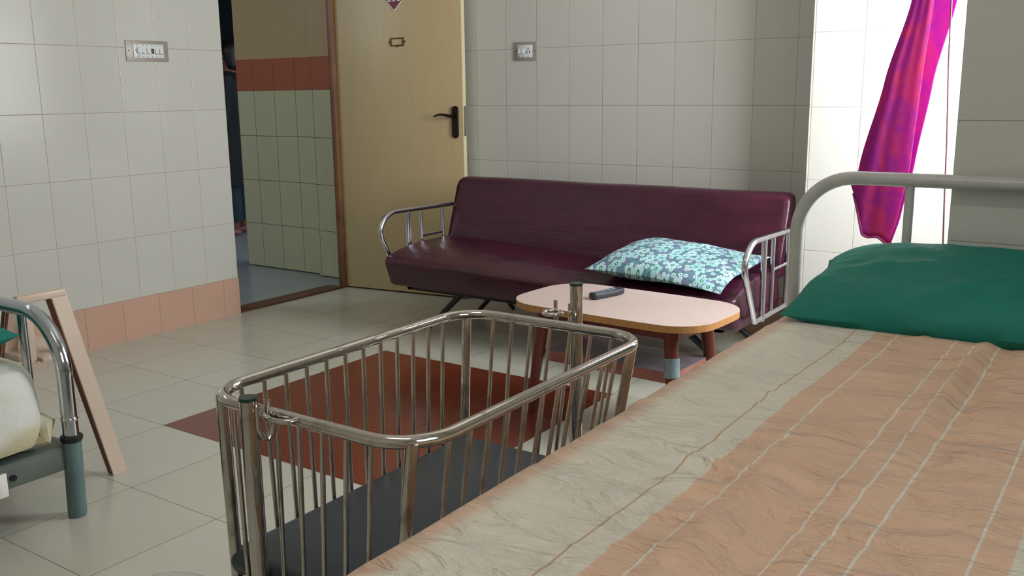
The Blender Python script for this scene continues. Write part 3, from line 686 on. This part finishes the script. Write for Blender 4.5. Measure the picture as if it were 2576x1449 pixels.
o = lump(.76, 1.60, -4.84, -3.02, .222, .455, .09, .008, 'mattress', 'rexine_grey'); tag(o, 'mattress under the pale sheet of the low left bed', 'mattress')
o = lump(.75, 1.622, -4.85, -3.006, .221, .468, .10, .012, 'bed_sheet', 'pale_sheet', 3); tag(o, 'pale cream sheet tucked round the mattress of the left bed', 'bed sheet')
bm = B(); kx, ky, kz = 1.622, -3.02, .27
tube(bm, [(kx-.10, ky-.07, kz+.06), (kx-.05, ky-.03, kz+.04), (kx, ky, kz+.01), (kx+.012, ky-.02, kz-.02), (kx-.02, ky-.05, kz-.035), (kx-.1, ky-.12, kz-.045)], .02, 12, rs=[.012, .024, .026, .022, .018, .01])
for v in bm.verts: v.co += V(1, 1, 1)*noise.noise(v.co*40)*.006
obj('tucked_corner', bm, 'pale_sheet', o)
pillow('pillow', 'dark green pillow on the left bed, cut by the left photo edge', .62, .30, .12, (1.262, -3.185, .522), (.10, .0, .0), 'green_cloth', None, 21)

# ------------------------------------------------------------------ small plastic chair
ch = thing('plastic_chair', 'small beige plastic chair behind the left bed headboard', 'chair', (1.2, -2.84, 0))
T = Matrix.Translation((-1.2, 2.84, 0))
def put(name, bm, mat, parent=None):
    o = obj(name, bm, mat, parent or ch); o.data.transform(T); return o
def plank(bm, a, b, wa, wb, ta, tb):   # a flat bar between two points; w along Y, t along X
    vs = []
    for p, w_, t_ in ((a, wa, ta), (b, wb, tb)):
        vs.append([bm.verts.new((p[0]+sx*t_/2, p[1]+sy*w_/2, p[2])) for sx, sy in ((-1, -1), (1, -1), (1, 1), (-1, 1))])
    A, Bq = vs; bm.faces.new(A[::-1]); bm.faces.new(Bq)
    for i in range(4): bm.faces.new((A[i], A[(i+1) % 4], Bq[(i+1) % 4], Bq[i]))
for sy in (1, -1):
    yt, yf = -2.875+sy*.050, -2.83+sy*.108
    if sy == -1: yf = -2.925
    bm = B(); a = V(1.402, yt, .602); b_ = V(1.470, yf, 0.0)
    if sy == -1: a = V(1.345, -2.925, .59); b_ = V(1.12, -2.93, 0)
    plank(bm, a, b_, .050, .050, .006, .006); bmesh.ops.bevel(bm, geom=list(bm.edges), offset=.0015, segments=2, affect='EDGES')
    lg = put('back_leg', bm, 'chair_plastic')
    bm = B(); plank(bm, a+V(-.016, -.020, -.02), b_+V(-.016, -.020, 0.002), .006, .006, .03, .028); put('leg_rib', bm, 'chair_inside', lg)
    bm = B(); plank(bm, V(.97, yt, .41), V(.93, -2.83+sy*.09 if sy > 0 else -2.925, 0), .04, .04, .006, .006); put('front_leg', bm, 'chair_plastic')
bm = B(); box(bm, 1.380, 1.408, -2.95, -2.80, .585, .609, .005, 3); put('back_rail', bm, 'chair_plastic')
bm = B(); box(bm, 1.385, 1.397, -2.945, -2.905, .40, .60, .003); put('back_slat', bm, 'chair_plastic')
bm = B(); box(bm, .95, 1.35, -2.945, -2.775, .40, .422, .008, 3); box(bm, .955, 1.34, -2.94, -2.932, .38, .41); box(bm, 1.33, 1.415, -2.90, -2.85, .40, .415, .003); put('seat', bm, 'chair_plastic')

# ------------------------------------------------------------------ curtain, cord
def interp(z, tab):
    if z <= tab[0][0]: return tab[0][1]
    for (z0, v0), (z1, v1) in zip(tab, tab[1:]):
        if z <= z1: q = (z-z0)/(z1-z0); q = q*q*(3-2*q)*.3+q*.7; return v0+(v1-v0)*q
    return tab[-1][1]
LEFT = [(.60, 3.225), (.78, 3.208), (.92, 3.234), (1.20, 3.299), (1.45, 3.366), (1.8, 3.42), (2.46, 3.44)]
MID = [(.60, 3.338), (.75, 3.378), (.92, 3.405), (1.20, 3.421), (1.45, 3.440), (1.8, 3.47), (2.46, 3.48)]
RGT = [(.60, 3.340), (.75, 3.380), (.92, 3.412), (1.20, 3.452), (1.45, 3.505), (1.8, 3.56), (2.46, 3.62)]
bm = B()
# the cloth runs from its free right edge behind, folds round at the left edge and comes forward again in shallow pleats
def cur(a, b):
    hem = .655+.0*a; z = hem+(2.46-hem)*b; L, Mx, Rx = interp(z, LEFT), interp(z, MID), interp(z, RGT)
    if a < .4:
        q = a/.4; x = Rx+(L-Rx)*q; y = -.94+.03*math.sin(q*PI)+.008*math.sin(q*5+z*2)
    else:
        q = (a-.4)/.6; x = L+(Mx-L)*q; y = -.94-.022*math.sin(min(1, q*3)*PI/2)-.004*math.sin(q*7+z*1.5)*(1-.5*q)-.0012*math.sin(q*19+z*3)
        if q < .02: x += .0
    xm = (x-L)/max(.001, Mx-L)
    low = max(0, 1-b/.12)
    zz = z+low*(.125*max(0, .32-xm)/.32+.038*max(0, 1-xm)+.006*math.sin(xm*11))
    return V(x, y, zz)
g = grid(bm, cur, 90, 90)
o = obj('curtain', bm, 'magenta_cloth'); sd = o.modifiers.new('thick', 'SOLIDIFY'); sd.thickness = .0012
tag(o, 'magenta cloth curtain hanging beside the bright alcove window', 'curtain')
bm = B(); tube(bm, [cur(i/89, 0)+V(0, 0, -.002) for i in range(90)], .0045, 8); obj('hem', bm, 'magenta_hem', o)
bm = B(); cyl(bm, (3.46, -1.6, 2.47), (3.46, -.35, 2.47), .011); o = obj('curtain_rod', bm, 'satin_steel'); tag(o, 'steel curtain rod across the window alcove above the magenta curtain', 'curtain rod')
bm = B(); tube(bm, [(3.49, -1.0, 2.46), (3.494, -1.0, 1.6), (3.505, -1.0, 1.25), (3.519, -1.0, 1.0), (3.524, -1.0, .85), (3.533, -1.0, .65), (3.535, -1.0, .4), (3.53, -1.0, .12)], .0028, 8)
o = obj('pull_cord', bm, 'cord_brown'); tag(o, 'thin dark cord hanging to the right of the magenta curtain', 'cord')

# ------------------------------------------------------------------ tube lamp on the left wall (seen only as a reflection)
tl = thing('tube_lamp', 'white tube lamp high on the left wall', 'lamp', (0, -3.25, 2.2))
bm = B(); box(bm, 0, .035, -.62, .62, -.02, .02, .004); obj('batten', bm, 'white_plastic', tl)
bm = B(); cyl(bm, (.055, -.59, 0), (.055, .59, 0), .014, seg=16); obj('tube', bm, 'lamp_tube', tl)

tl = thing('tube_lamp', 'added tube lamp on the ceiling brightening the near bed', 'lamp', (3.3, -3.95, 2.96))  # unseen ceiling lamp, added to brighten the bed sheet
bm = B(); box(bm, -.62, .62, -.02, .02, 0, .04, .004); obj('batten', bm, 'white_plastic', tl)
bm = B(); cyl(bm, (-.59, 0, -.02), (.59, 0, -.02), .014, seg=16); obj('tube', bm, 'warm_fill_tube', tl)

# ------------------------------------------------------------------ person standing down the corridor
pr = thing('person', 'person in dark clothes standing in the corridor beyond the doorway', 'person', (-2.42, 1.0, 0), math.radians(-60))
pr.scale = (.965, .965, .965)
verts, edges, rad = [], [], []
def vt(p, r, par=None):
    verts.append(p); rad.append(r)
    if par is not None: edges.append((par, len(verts)-1))
    return len(verts)-1
pel = vt((0, 0, .92), .13); sp1 = vt((0, 0, 1.08), .115, pel); chs = vt((0, .01, 1.28), .135, sp1); nk = vt((0, 0, 1.40), .055, chs); n2 = vt((0, -.01, 1.455), .05, nk); h1 = vt((0, -.02, 1.51), .078, n2); h2 = vt((0, -.015, 1.59), .075, h1)
for s in (-1, 1):
    hp_ = vt((s*.09, 0, .85), .095, pel); kn = vt((s*.10, -.01, .47), .058, hp_); an = vt((s*.10, .01, .08), .036, kn); ft = vt((s*.105, -.10, .03), .032, an)
    sh_ = vt((s*.17, .01, 1.33), .055, chs); el = vt((s*.22, .02, 1.05), .040, sh_); wr = vt((s*.20, -.08, .82), .026, el); pm = vt((s*.195, -.10, .765), .030, wr)
    for f_, (dx, ln) in enumerate(((-.022, .06), (-.008, .07), (.007, .065), (.021, .052))):
        k1 = vt((s*.195+dx, -.115, .735), .0085, pm); vt((s*.195+dx*1.1, -.105, .735-ln), .007, k1)
    t1 = vt((s*.17, -.125, .765), .010, pm); vt((s*.16, -.14, .73), .008, t1)
me = bpy.data.meshes.new('body'); me.from_pydata(verts, edges, []); body = bpy.data.objects.new('body', me); COL.objects.link(body); body.parent = pr
me.materials.append(MATS['skin']); sk = body.modifiers.new('skin', 'SKIN'); 
for i, v in enumerate(me.skin_vertices[0].data): v.radius = (rad[i], rad[i]*(.8 if rad[i] > .1 else 1)); v.use_root = (i == 0)
sb = body.modifiers.new('sub', 'SUBSURF'); sb.levels = sb.render_levels = 2
bm = B(); prof = [(.06, 1.415), (.13, 1.38), (.185, 1.33), (.19, 1.22), (.165, 1.08), (.20, .92), (.22, .7), (.235, .45)]
def gown(a, b):
    i = b*(len(prof)-1); j = min(len(prof)-2, int(i)); f_ = i-j; r = prof[j][0]*(1-f_)+prof[j+1][0]*f_; z = prof[j][1]*(1-f_)+prof[j+1][1]*f_
    t = a*2*PI; q = 1+.04*math.sin(9*t)*b; return V(r*q*math.cos(t), r*.72*q*math.sin(t), z)
grid(bm, gown, 48, 40, True); o = obj('tunic', bm, 'navy_cloth', pr)
for s in (-1, 1):
    bm = B(); tube(bm, [(s*.15, .01, 1.35), (s*.20, .015, 1.2), (s*.225, .02, 1.04), (s*.215, -.03, .93)], .06, 14, rs=[.068, .062, .052, .045]); obj('sleeve', bm, 'navy_cloth', pr)
    bm = B(); tube(bm, [(s*.09, 0, .6), (s*.10, -.01, .4), (s*.10, .01, .12)], .08, 14, rs=[.095, .08, .06]); obj('trouser_leg', bm, 'teal_cloth', pr)
    bm = B(); sph(bm, (s*.105, -.05, .03), .05, (.85, 2.1, .6)); obj('shoe', bm, 'pink_shoe', pr)
    bm = B(); sph(bm, (s*.028, -.093, 1.555), .009); obj('eye', bm, 'white_paint', pr)
    bm = B(); sph(bm, (s*.080, -.01, 1.545), .018, (.4, .8, 1.2)); obj('ear', bm, 'skin', pr)
bm = B(); sph(bm, (0, -.105, 1.535), .014, (.8, 1, 1.5)); obj('nose', bm, 'skin', pr)
bm = B(); sph(bm, (0, -.094, 1.50), .02, (1, .4, .35)); obj('mouth', bm, 'pink_shoe', pr)
bm = B(); sph(bm, (0, .015, 1.575), .1, (.93, 1.02, 1.0), 24)
for v in bm.verts:
    if v.co.y < -.03 and v.co.z < 1.60: v.co.y = -.03+(v.co.y+.03)*.1
    if v.co.y > 0 and v.co.z < 1.55: v.co.z -= .06
obj('hair', bm, 'hair_black', pr)
